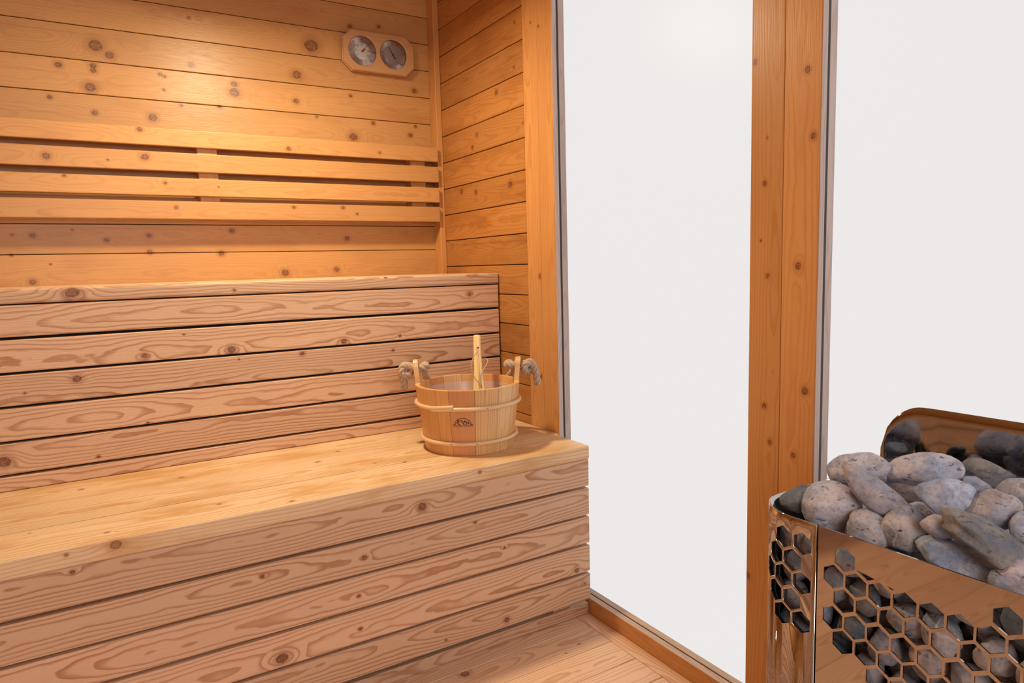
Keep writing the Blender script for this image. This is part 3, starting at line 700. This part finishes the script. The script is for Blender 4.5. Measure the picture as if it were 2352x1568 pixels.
for i, (a0, a1, f, ear) in enumerate(bnd):
    stave(a0, a1, (FAM_ST_OR, FAM_ST_RED, FAM_ST_PALE, FAM_ST_OR)[f], ear, 200 + i * 1.7)
V, F = lathe([(.0005, BC.z + .008), (brad(BC.z + .01) - BWALL - .0006, BC.z + .008), (brad(BC.z + .02) - BWALL - .0006, BC.z + .024), (.0005, BC.z + .024)], 48, (BC.x, BC.y, 0))
o = from_py('bucket_floor', V, F, wmat(FAM_ST_OR, (), 'stave'), bucket); set_g(o, 'x', lambda w: w.y, 9.0)
# hoops: bent willow rods whose ends overlap
def hoop(z, r, ph):
    pts = []
    for k in range(0, 89):
        a = math.radians(ph + 4.4 * k); lap = max(0, (k - 82) / 6)
        e = max(0, 1 - k / 6.0)
        pts.append((BC.x + (brad(z) + r * .85) * math.cos(a), BC.y + (brad(z) + r * .85) * math.sin(a), z - e * r * .9 + lap * r * 1.1))
    V, F = tube(pts, r, 12)
    o = from_py('hoop', V, F, None, bucket, smooth=True); return o
m, nt, b = new_mat('willow_rod'); b.inputs['Base Color'].default_value = (.72, .47, .26, 1); b.inputs['Roughness'].default_value = .3
WILLOW = m
for z, ph, r in ((.747, 200, .0068), (.6335, 325, .0066)):
    o = hoop(z, r, ph); o.data.materials.append(WILLOW)
TACK = plain('hoop_tack', (.10, .05, .03), .4, .5)
for z, a in ((.747, 226), (.747, 262), (.6335, 222), (.6335, 251)):
    a = math.radians(a); r = brad(z) + .0122
    c = Vector((BC.x + r * math.cos(a), BC.y + r * math.sin(a), z)); d = Vector((math.cos(a), math.sin(a), 0)); t = Vector((-math.sin(a), math.cos(a), 0))
    V, F = tube([c - t * .003 - d * .0004, c + t * .003 - d * .0004], .0011, 6); from_py('hoop_tack', V, F, TACK, bucket)
# thin plastic liner
m, nt, b = new_mat('plastic_liner'); b.inputs['Base Color'].default_value = (.80, .66, .66, 1); b.inputs['Roughness'].default_value = .18
tr = nt.nodes.new('ShaderNodeBsdfTransparent'); mx = nt.nodes.new('ShaderNodeMixShader'); mx.inputs[0].default_value = .42
nt.links.new(tr.outputs[0], mx.inputs[1]); nt.links.new(b.outputs[0], mx.inputs[2]); nt.links.new(mx.outputs[0], nt.nodes['Material Output'].inputs[0])
V, F = lathe([(brad(BC.z + BH - .024) - BWALL - .0012, BC.z + BH - .024), (brad(BC.z + .03) - BWALL - .0015, BC.z + .03), (.0005, BC.z + .0295)], 64, (BC.x, BC.y, 0))
from_py('liner', V, F, m, bucket, smooth=True)
# rope handle
def bp(phi, r, z): a = math.radians(phi); return Vector((BC.x + r * math.cos(a), BC.y + r * math.sin(a), z))
ROPE, nt, b = new_mat('jute_rope'); tc = nt.nodes.new('ShaderNodeTexCoord'); nn = noi(nt, tc.outputs['Object'], 260, 2)
nt.links.new(mix(nt, nn, (.32, .21, .14), (.62, .46, .34)), b.inputs['Base Color']); b.inputs['Roughness'].default_value = .95
bpn = nt.nodes.new('ShaderNodeBump'); bpn.inputs['Strength'].default_value = .9; bpn.inputs['Distance'].default_value = .002
nt.links.new(nn, bpn.inputs['Height']); nt.links.new(bpn.outputs[0], b.inputs['Normal'])
def rope(name, pts, R, turns_per=70.0, parent=None, sub=10):
    P = catmull(pts, sub); parts = []; L = 0; acc = [0]
    for i in range(1, len(P)): L += (P[i] - P[i - 1]).length; acc.append(L)
    nrm = None; fr = []
    for i in range(len(P)):
        t = (P[min(i + 1, len(P) - 1)] - P[max(i - 1, 0)]).normalized()
        if nrm is None: nrm = t.orthogonal().normalized()
        nrm = (nrm - t * nrm.dot(t)).normalized(); fr.append((nrm.copy(), t.cross(nrm)))
    for s in range(3):
        q = []
        for i, p in enumerate(P):
            a = 2 * PI * s / 3 + acc[i] * turns_per * 2; q.append(p + (fr[i][0] * math.cos(a) + fr[i][1] * math.sin(a)) * R * .52)
        parts.append(tube(q, R * .56, 8))
    V, F = join(*parts); return from_py(name, V, F, ROPE, parent, smooth=True)
zt = BC.z + BH; zh = zt + .048
hr = brad(zt)
rp = rope('rope_handle', [bp(146, hr - .002, zh), bp(143, hr - .034, zh + .004), bp(132, hr - .020, zh + .004), bp(121, hr + .006, zh - .014), bp(108, hr + .022, zt - .012), bp(90, hr + .028, zt - .045),
                          bp(66, hr + .030, zt - .062), bp(42, hr + .030, zt - .055), bp(20, hr + .026, zt - .022), bp(0, hr + .010, zt + .026), bp(-15, hr - .026, zh + .004), bp(-22, hr - .036, zh + .004), bp(-27.3, hr - .002, zh)], .0132, 60, bucket)
def knot(phi, lean):
    c = bp(phi, hr + .026, zh - .004); e = Vector((math.cos(math.radians(phi)), math.sin(math.radians(phi)), 0)); t = Vector((-e.y, e.x, 0)); up = Vector((0, 0, 1))
    pts = [c - e * .028, c - e * .006 + up * .010, c + e * .014 + up * .012 + t * .006, c + e * .018 - up * .010 + t * .012, c - e * .002 - up * .018 + t * .004, c - e * .010 + up * .002 - t * .014,
           c + e * .006 + up * .014 - t * .008, c + e * .020 + up * .004 + t * .002, c + e * (.022 + lean) - up * .020, c + e * (.020 + lean * 1.6) - up * .046, c + e * (.021 + lean * 2.0) - up * .062]
    rope('rope_knot', pts, .0122, 60, bucket, 8)
knot(146, -.004); knot(-27.3, .008)
# burnt emblem on the reddish stave
BURN = plain('burnt_mark', (.075, .022, .008), .7)
def emap(px, py, d=.0007):
    """px,py in emblem units (mm-like), origin at its middle"""
    z = BC.z + .104 + py; r = brad(z) + d; a = math.radians(235.9) + px / brad(z); return Vector((BC.x + r * math.cos(a), BC.y + r * math.sin(a), z))
U = .0643 / 900.0
def estroke(pts, w):
    V = []; F = []
    P = [((x - 1180) * U, (740 - y) * U) for x, y in pts]
    q = []
    for i in range(len(P) - 1):
        n = max(1, int(math.dist(P[i], P[i + 1]) / .003))
        for k in range(n): q.append((P[i][0] + (P[i + 1][0] - P[i][0]) * k / n, P[i][1] + (P[i + 1][1] - P[i][1]) * k / n))
    q.append(P[-1]); w = w * U / 2
    for i, (x, y) in enumerate(q):
        a = q[max(i - 1, 0)]; b = q[min(i + 1, len(q) - 1)]; dx, dy = b[0] - a[0], b[1] - a[1]; l = math.hypot(dx, dy) or 1
        nx, ny = -dy / l * w, dx / l * w
        V += [emap(x + nx, y + ny), emap(x - nx, y - ny)]
    for i in range(len(q) - 1): F.append((2 * i, 2 * i + 1, 2 * i + 3, 2 * i + 2))
    return V, F
def efill(pts):
    V = [emap((x - 1180) * U, (740 - y) * U) for x, y in pts]; return V, [tuple(range(len(V)))]
arc = [(1182 - 352 * math.cos(PI * t / 24), 740 - 285 * math.sin(PI * t / 24)) for t in range(25)]
st = [(arc, 24), ([(730, 788), (1180, 792), (1640, 790)], 16), ([(745, 750), (830, 738), (885, 712), (930, 640)], 18), ([(925, 640), (1045, 765)], 38), ([(975, 470), (978, 640), (965, 660)], 26),
      ([(985, 650), (1010, 620), (1060, 568), (1120, 530)], 20), ([(1118, 525), (1140, 600), (1190, 655), (1222, 745)], 34), ([(1240, 520), (1240, 640)], 20), ([(1225, 660), (1300, 600), (1330, 568)], 22),
      ([(1332, 570), (1345, 765)], 34), ([(1345, 640), (1400, 690), (1430, 605)], 26), ([(1400, 690), (1440, 690), (1500, 742), (1560, 752), (1622, 735)], 24), ([(1230, 700), (1262, 750)], 20)]
parts = [estroke(p, w) for p, w in st]
parts += [efill([(975, 455), (925, 615), (1025, 605)]), efill([(1240, 515), (1208, 625), (1285, 612)]), efill([(1120, 525), (1105, 630), (1165, 630)]), efill([(1428, 595), (1395, 690), (1455, 680)])]
rr = random.Random(3); x = 738
while x < 1610:     # the line of minute lettering under the emblem, too small to read
    w = rr.choice((16, 22, 28)); parts.append(estroke([(x, 815), (x, 848)], 8)); parts.append(estroke([(x, rr.choice((817, 831, 846))), (x + w, rr.choice((817, 831, 846)))], 7)); x += w + 16
    if 1170 < x < 1200: x += 30
V, F = join(*parts); from_py('emblem', V, F, BURN, bucket)

# ---------------------------------------------------------------- ladle
ladle = emp('sauna_ladle', (1.075, 2.0, .64), label='pale wooden ladle with a cord loop standing in the bucket', category='ladle')
FAM_LADLE = ((.80, .58, .28), (.60, .34, .11), 110, .020, .016, .6, .0, .42, .2)
pts = [(1.1155, 2.082, .949), (1.1150, 2.081, .945), (1.108, 2.069, .90), (1.0985, 2.048, .83), (1.0905, 2.031, .775), (1.085, 2.020, .735), (1.0775, 2.004, .67), (1.073, 1.996, .635)]
wid = [.0085, .0124, .0130, .0155, .0205, .0245, .028, .020]; thk = [.008, .0115, .012, .011, .009, .008, .007, .006]
V = []; F = []; N = 20
right = Vector((.855, -.518, 0))
P = [Vector(p) for p in pts]
PP = catmull(P, 5); ww = []; tt = []
for i in range(len(P) - 1):
    for k in range(5): ww.append(wid[i] + (wid[i + 1] - wid[i]) * k / 5); tt.append(thk[i] + (thk[i + 1] - thk[i]) * k / 5)
ww.append(wid[-1]); tt.append(thk[-1])
for i, p in enumerate(PP):
    t = (PP[min(i + 1, len(PP) - 1)] - PP[max(i - 1, 0)]).normalized(); u = (right - t * right.dot(t)).normalized(); w = t.cross(u)
    for k in range(N):
        a = 2 * PI * k / N; c, s_ = math.cos(a), math.sin(a); e = .75
        V.append(p + u * ww[i] * math.copysign(abs(c) ** e, c) + w * tt[i] * math.copysign(abs(s_) ** e, s_))
for i in range(len(PP) - 1):
    for k in range(N): F.append((i * N + k, (i + 1) * N + k, (i + 1) * N + (k + 1) % N, i * N + (k + 1) % N))
F.append(tuple(range(N))); F.append(tuple((len(PP) - 1) * N + k for k in reversed(range(N))))
o = from_py('handle', V, F, wmat(FAM_LADLE, (), 'ladle_wood'), ladle, smooth=True); set_g(o, 'z', lambda w: w.x * .85 - w.y * .52 + .03 * w.z, 41.0)
V, F = lathe([(.0005, .0), (.030, .004), (.046, .018), (.050, .034), (.046, .034), (.041, .020), (.026, .009), (.0005, .006)], 28, (1.055, 1.945, .621))
o = from_py('bowl', V, F, wmat(FAM_LADLE, (), 'ladle_wood'), ladle, smooth=True); set_g(o, 'x', lambda w: w.y, 42.0)
CORD = plain('leather_cord', (.55, .36, .24), .7)
cp_ = catmull([(1.0985, 2.052, .9105), (1.0935, 2.035, .903), (1.076, 2.034, .886), (1.062, 2.030, .857), (1.066, 2.025, .823), (1.0815, 2.012, .795), (1.088, 2.008, .780), (1.086, 2.008, .800), (1.089, 2.012, .822), (1.103, 2.016, .843), (1.122, 2.028, .858), (1.134, 2.045, .866), (1.130, 2.060, .872), (1.119, 2.066, .869)], 8)
V, F = tube(cp_, .0016, 6); from_py('cord', V, F, CORD, ladle, smooth=True)
cp_ = catmull([(1.0965, 2.045, .909), (1.0915, 2.030, .880), (1.0875, 2.020, .850), (1.084, 2.014, .83), (1.0865, 2.010, .80), (1.087, 2.008, .778)], 6)
V, F = tube(cp_, .0014, 6); from_py('cord', V, F, CORD, ladle, smooth=True)
V, F = tube([(1.1015, 2.051, .9105), (1.0975, 2.0450, .9115)], .0032, 10); from_py('cord_hole', V, F, plain('hole_dark', (.03, .015, .008), .9), ladle)

# ---------------------------------------------------------------- thermometer and hygrometer
TX0, TX1, TZ0, TZ1, TY = .945, 1.247, 2.003, 2.157, 2.820
th = emp('sauna_thermometer', ((TX0 + TX1) / 2, YB, (TZ0 + TZ1) / 2), label='octagonal wooden thermometer and hygrometer with two round dials on the back wall', category='thermometer')
FAM_TH = ((.50, .275, .125), (.38, .175, .07), 150, .08, .012, .35, .15, .36, .12)
THM = wmat(FAM_TH, (), 'thermometer_wood')
def octo(e, c=.036):
    x0, x1, z0, z1 = TX0 - e, TX1 + e, TZ0 - e, TZ1 + e
    return [(x0 + c, z0), (x1 - c, z0), (x1, z0 + c), (x1, z1 - c), (x1 - c, z1), (x0 + c, z1), (x0, z1 - c), (x0, z0 + c)]
D1, D2, DR = (1.024, 2.0795), (1.1585, 2.0815), .0625
def ring(cn, r, n=48): return [(cn[0] + r * math.cos(2 * PI * k / n), cn[1] + r * math.sin(2 * PI * k / n)) for k in range(n)]
# frame: stepped octagon with two round openings
lay = [(0.0, TY), (.0035, TY + .003), (.0035, TY + .011), (.0012, TY + .0125), (.0012, TY + .015), (.0045, TY + .0165), (.0045, TY + .024), (.0020, TY + .0255), (.0020, YB - .0004)]
V = []; F = []
for e, y in lay: V += [Vector((x, y, z)) for x, z in octo(e)]
for i in range(len(lay) - 1):
    for k in range(8): F.append((i * 8 + k, i * 8 + (k + 1) % 8, (i + 1) * 8 + (k + 1) % 8, (i + 1) * 8 + k))
pts2 = octo(0) + ring(D1, DR) + ring(D2, DR)
E2 = [(k, (k + 1) % 8) for k in range(8)] + [(8 + k, 8 + (k + 1) % 48) for k in range(48)] + [(56 + k, 56 + (k + 1) % 48) for k in range(48)]
r2 = delaunay_2d_cdt([Vector(p) for p in pts2], E2, [], 1, 1e-6)
fv = [Vector((p.x, TY, p.y)) for p in r2[0]]; ff = []
for f in r2[2]:
    c = (sum(r2[0][i].x for i in f) / len(f), sum(r2[0][i].y for i in f) / len(f))
    if math.dist(c, D1) > DR * .995 and math.dist(c, D2) > DR * .995: ff.append(tuple(f))
pr = [(V, F), (fv, ff)]
for D_ in (D1, D2):
    a = [Vector((x, TY, z)) for x, z in ring(D_, DR)]; b_ = [Vector((x, TY + .004, z)) for x, z in ring(D_, DR - .0035)]; c_ = [Vector((x, TY + .013, z)) for x, z in ring(D_, DR - .0035)]
    n = 48; pr.append((a + b_ + c_, [(k, (k + 1) % n, n + (k + 1) % n, n + k) for k in range(n)] + [(n + k, n + (k + 1) % n, 2 * n + (k + 1) % n, 2 * n + k) for k in range(n)]))
V, F = join(*pr); o = from_py('frame', V, F, THM, th); set_g(o, 'x', lambda w: w.z + (w.y - TY), 61.0)
# dials
def disc(name, cn, r, y, mat, parent, r0=0.0, n=64, dy=0.0):
    V = [Vector((x, y, z)) for x, z in ring(cn, r, n)]
    if r0: V += [Vector((x, y + dy, z)) for x, z in ring(cn, r0, n)]; F = [(k, (k + 1) % n, n + (k + 1) % n, n + k) for k in range(n)]
    else: F = [tuple(range(n))]
    return from_py(name, V, F, mat, parent)
BR, nt, b = new_mat('spun_metal'); b.inputs['Metallic'].default_value = 1; b.inputs['Base Color'].default_value = (.52, .45, .41, 1); b.inputs['Roughness'].default_value = .30
b.inputs['Anisotropic'].default_value = .92
tg = nt.nodes.new('ShaderNodeTangent'); tg.direction_type = 'RADIAL'; tg.axis = 'Y'; nt.links.new(tg.outputs[0], b.inputs['Tangent'])
WH = plain('dial_white', (.62, .55, .50), .5); INK = plain('dial_ink', (.05, .035, .03), .6); RED = plain('needle_red', (.45, .02, .02), .4); BLK = plain('needle_black', (.02, .012, .01), .4)
GREY = plain('dial_silver', (.42, .36, .33), .30, .55)
def ticks(cn, ra, rb_, y, n, a0, a1, w, parent, name='scale_marks'):
    parts = []
    for k in range(n + 1):
        a = math.radians(a0 + (a1 - a0) * k / n); d = Vector((math.cos(a), 0, math.sin(a))); t = Vector((-d.z, 0, d.x)) * w / 2
        ra_ = ra if k % 5 == 0 else ra + (rb_ - ra) * .45
        c = Vector((cn[0], y, cn[1])); parts.append(([c + d * ra_ - t, c + d * rb_ - t, c + d * rb_ + t, c + d * ra_ + t], [(0, 1, 2, 3)]))
    V, F = join(*parts); return from_py(name, V, F, INK, parent)
def numbers(cn, r, y, vals, a0, a1, size, parent):
    parts = []
    for k, s in enumerate(vals):
        a = math.radians(a0 + (a1 - a0) * k / (len(vals) - 1)); V, F = text_mesh(s, size)
        parts.append(([Vector((cn[0] + r * math.cos(a) + v.x, y, cn[1] + r * math.sin(a) + v.y)) for v in V], F))
    V, F = join(*parts); return from_py('scale_numbers', V, F, INK, parent)
ya = TY + .0125
d1 = disc('dial', D1, DR - .0036, ya, BR, th); d1['label'] = 'left dial with spun metal ring, white centre and red pointer'
disc('dial_centre', D1, .0335, ya - .001, WH, d1)
numbers(D1, .0265, ya - .0015, ['0', '20', '40', '60', '80', '100', '120'], 215, -35, .0095, d1)
ticks(D1, .0305, .0330, ya - .0015, 30, 215, -35, .0006, d1)
numbers(D1, .0495, ya - .0015, ['0', '20', '40', '60', '80', '100', '120'], 225, -45, .0085, d1)
def bar(name, cn, y, ang, l0, l1, w0, w1, mat, parent):
    a = math.radians(ang); d = Vector((math.cos(a), 0, math.sin(a))); t = Vector((-d.z, 0, d.x)); c = Vector((cn[0], y, cn[1]))
    q = [c - d * l0 - t * w0, c + d * l1 - t * w1, c + d * l1 + t * w1, c - d * l0 + t * w0]
    V = q + [p + Vector((0, -.0012, 0)) for p in q]
    return from_py(name, V, [(0, 1, 2, 3), (7, 6, 5, 4), (0, 4, 5, 1), (1, 5, 6, 2), (2, 6, 7, 3), (3, 7, 4, 0)], mat, parent)
bar('needle', D1, ya - .003, 42, .002, .018, .0028, .0024, RED, d1)
V, F = lathe([(.0003, -.002), (.0045, -.002), (.0045, 0), (.0003, 0)], 20)
def hub(cn, mat, parent, r=1.0): from_py('hub', [Vector((cn[0] + v.x * r, ya - .004 + v.z, cn[1] + v.y * r)) for v in V], F, mat, parent)
hub(D1, RED, d1)
d2 = disc('dial', D2, DR - .0036, ya, BR, th); d2['label'] = 'right dial with silver centre and long black pointer'
disc('dial_centre', D2, .0420, ya - .001, GREY, d2)
numbers(D2, .0480, ya - .0015, ['0', '20', '40', '60', '80', '100'], 225, -45, .0085, d2)
ticks(D2, .0535, .0575, ya - .0015, 50, 225, -45, .0006, d2)
bar('needle', D2, ya - .003, 121, .0, .036, .0014, .0004, BLK, d2); bar('needle', D2, ya - .003, -59, .0, .018, .0014, .0024, BLK, d2)
hub(D2, BLK, d2, .8)
# clear convex covers
gm = bpy.data.materials.new('dial_glass'); gm.use_nodes = True; nt = gm.node_tree; nt.nodes.clear(); out = nt.nodes.new('ShaderNodeOutputMaterial'); mx = nt.nodes.new('ShaderNodeMixShader')
tr = nt.nodes.new('ShaderNodeBsdfTransparent'); gl = nt.nodes.new('ShaderNodeBsdfGlossy'); gl.inputs[1].default_value = .03; fz = nt.nodes.new('ShaderNodeFresnel'); fz.inputs[0].default_value = 1.5
nt.links.new(fz.outputs[0], mx.inputs[0]); nt.links.new(tr.outputs[0], mx.inputs[1]); nt.links.new(gl.outputs[0], mx.inputs[2]); nt.links.new(mx.outputs[0], out.inputs[0])
for D_, dd in ((D1, d1), (D2, d2)):
    V, F = lathe([(DR - .0038, 0), (DR * .7, .0022), (DR * .35, .0036), (.0005, .004)], 40)
    from_py('cover_glass', [Vector((D_[0] + v.x, TY + .0065 - v.z, D_[1] + v.y)) for v in V], F, gm, dd, smooth=True)

# ================================================================ everything to metres
bpy.context.view_layer.update()
done = set()
for o in bpy.data.objects:
    if o.type in ('MESH', 'EMPTY'): o.location = o.location * K
    elif o.type == 'LIGHT': o.location = o.location * K
    if o.type == 'MESH' and o.data.name not in done:
        done.add(o.data.name); o.data.transform(Matrix.Scale(K, 4))
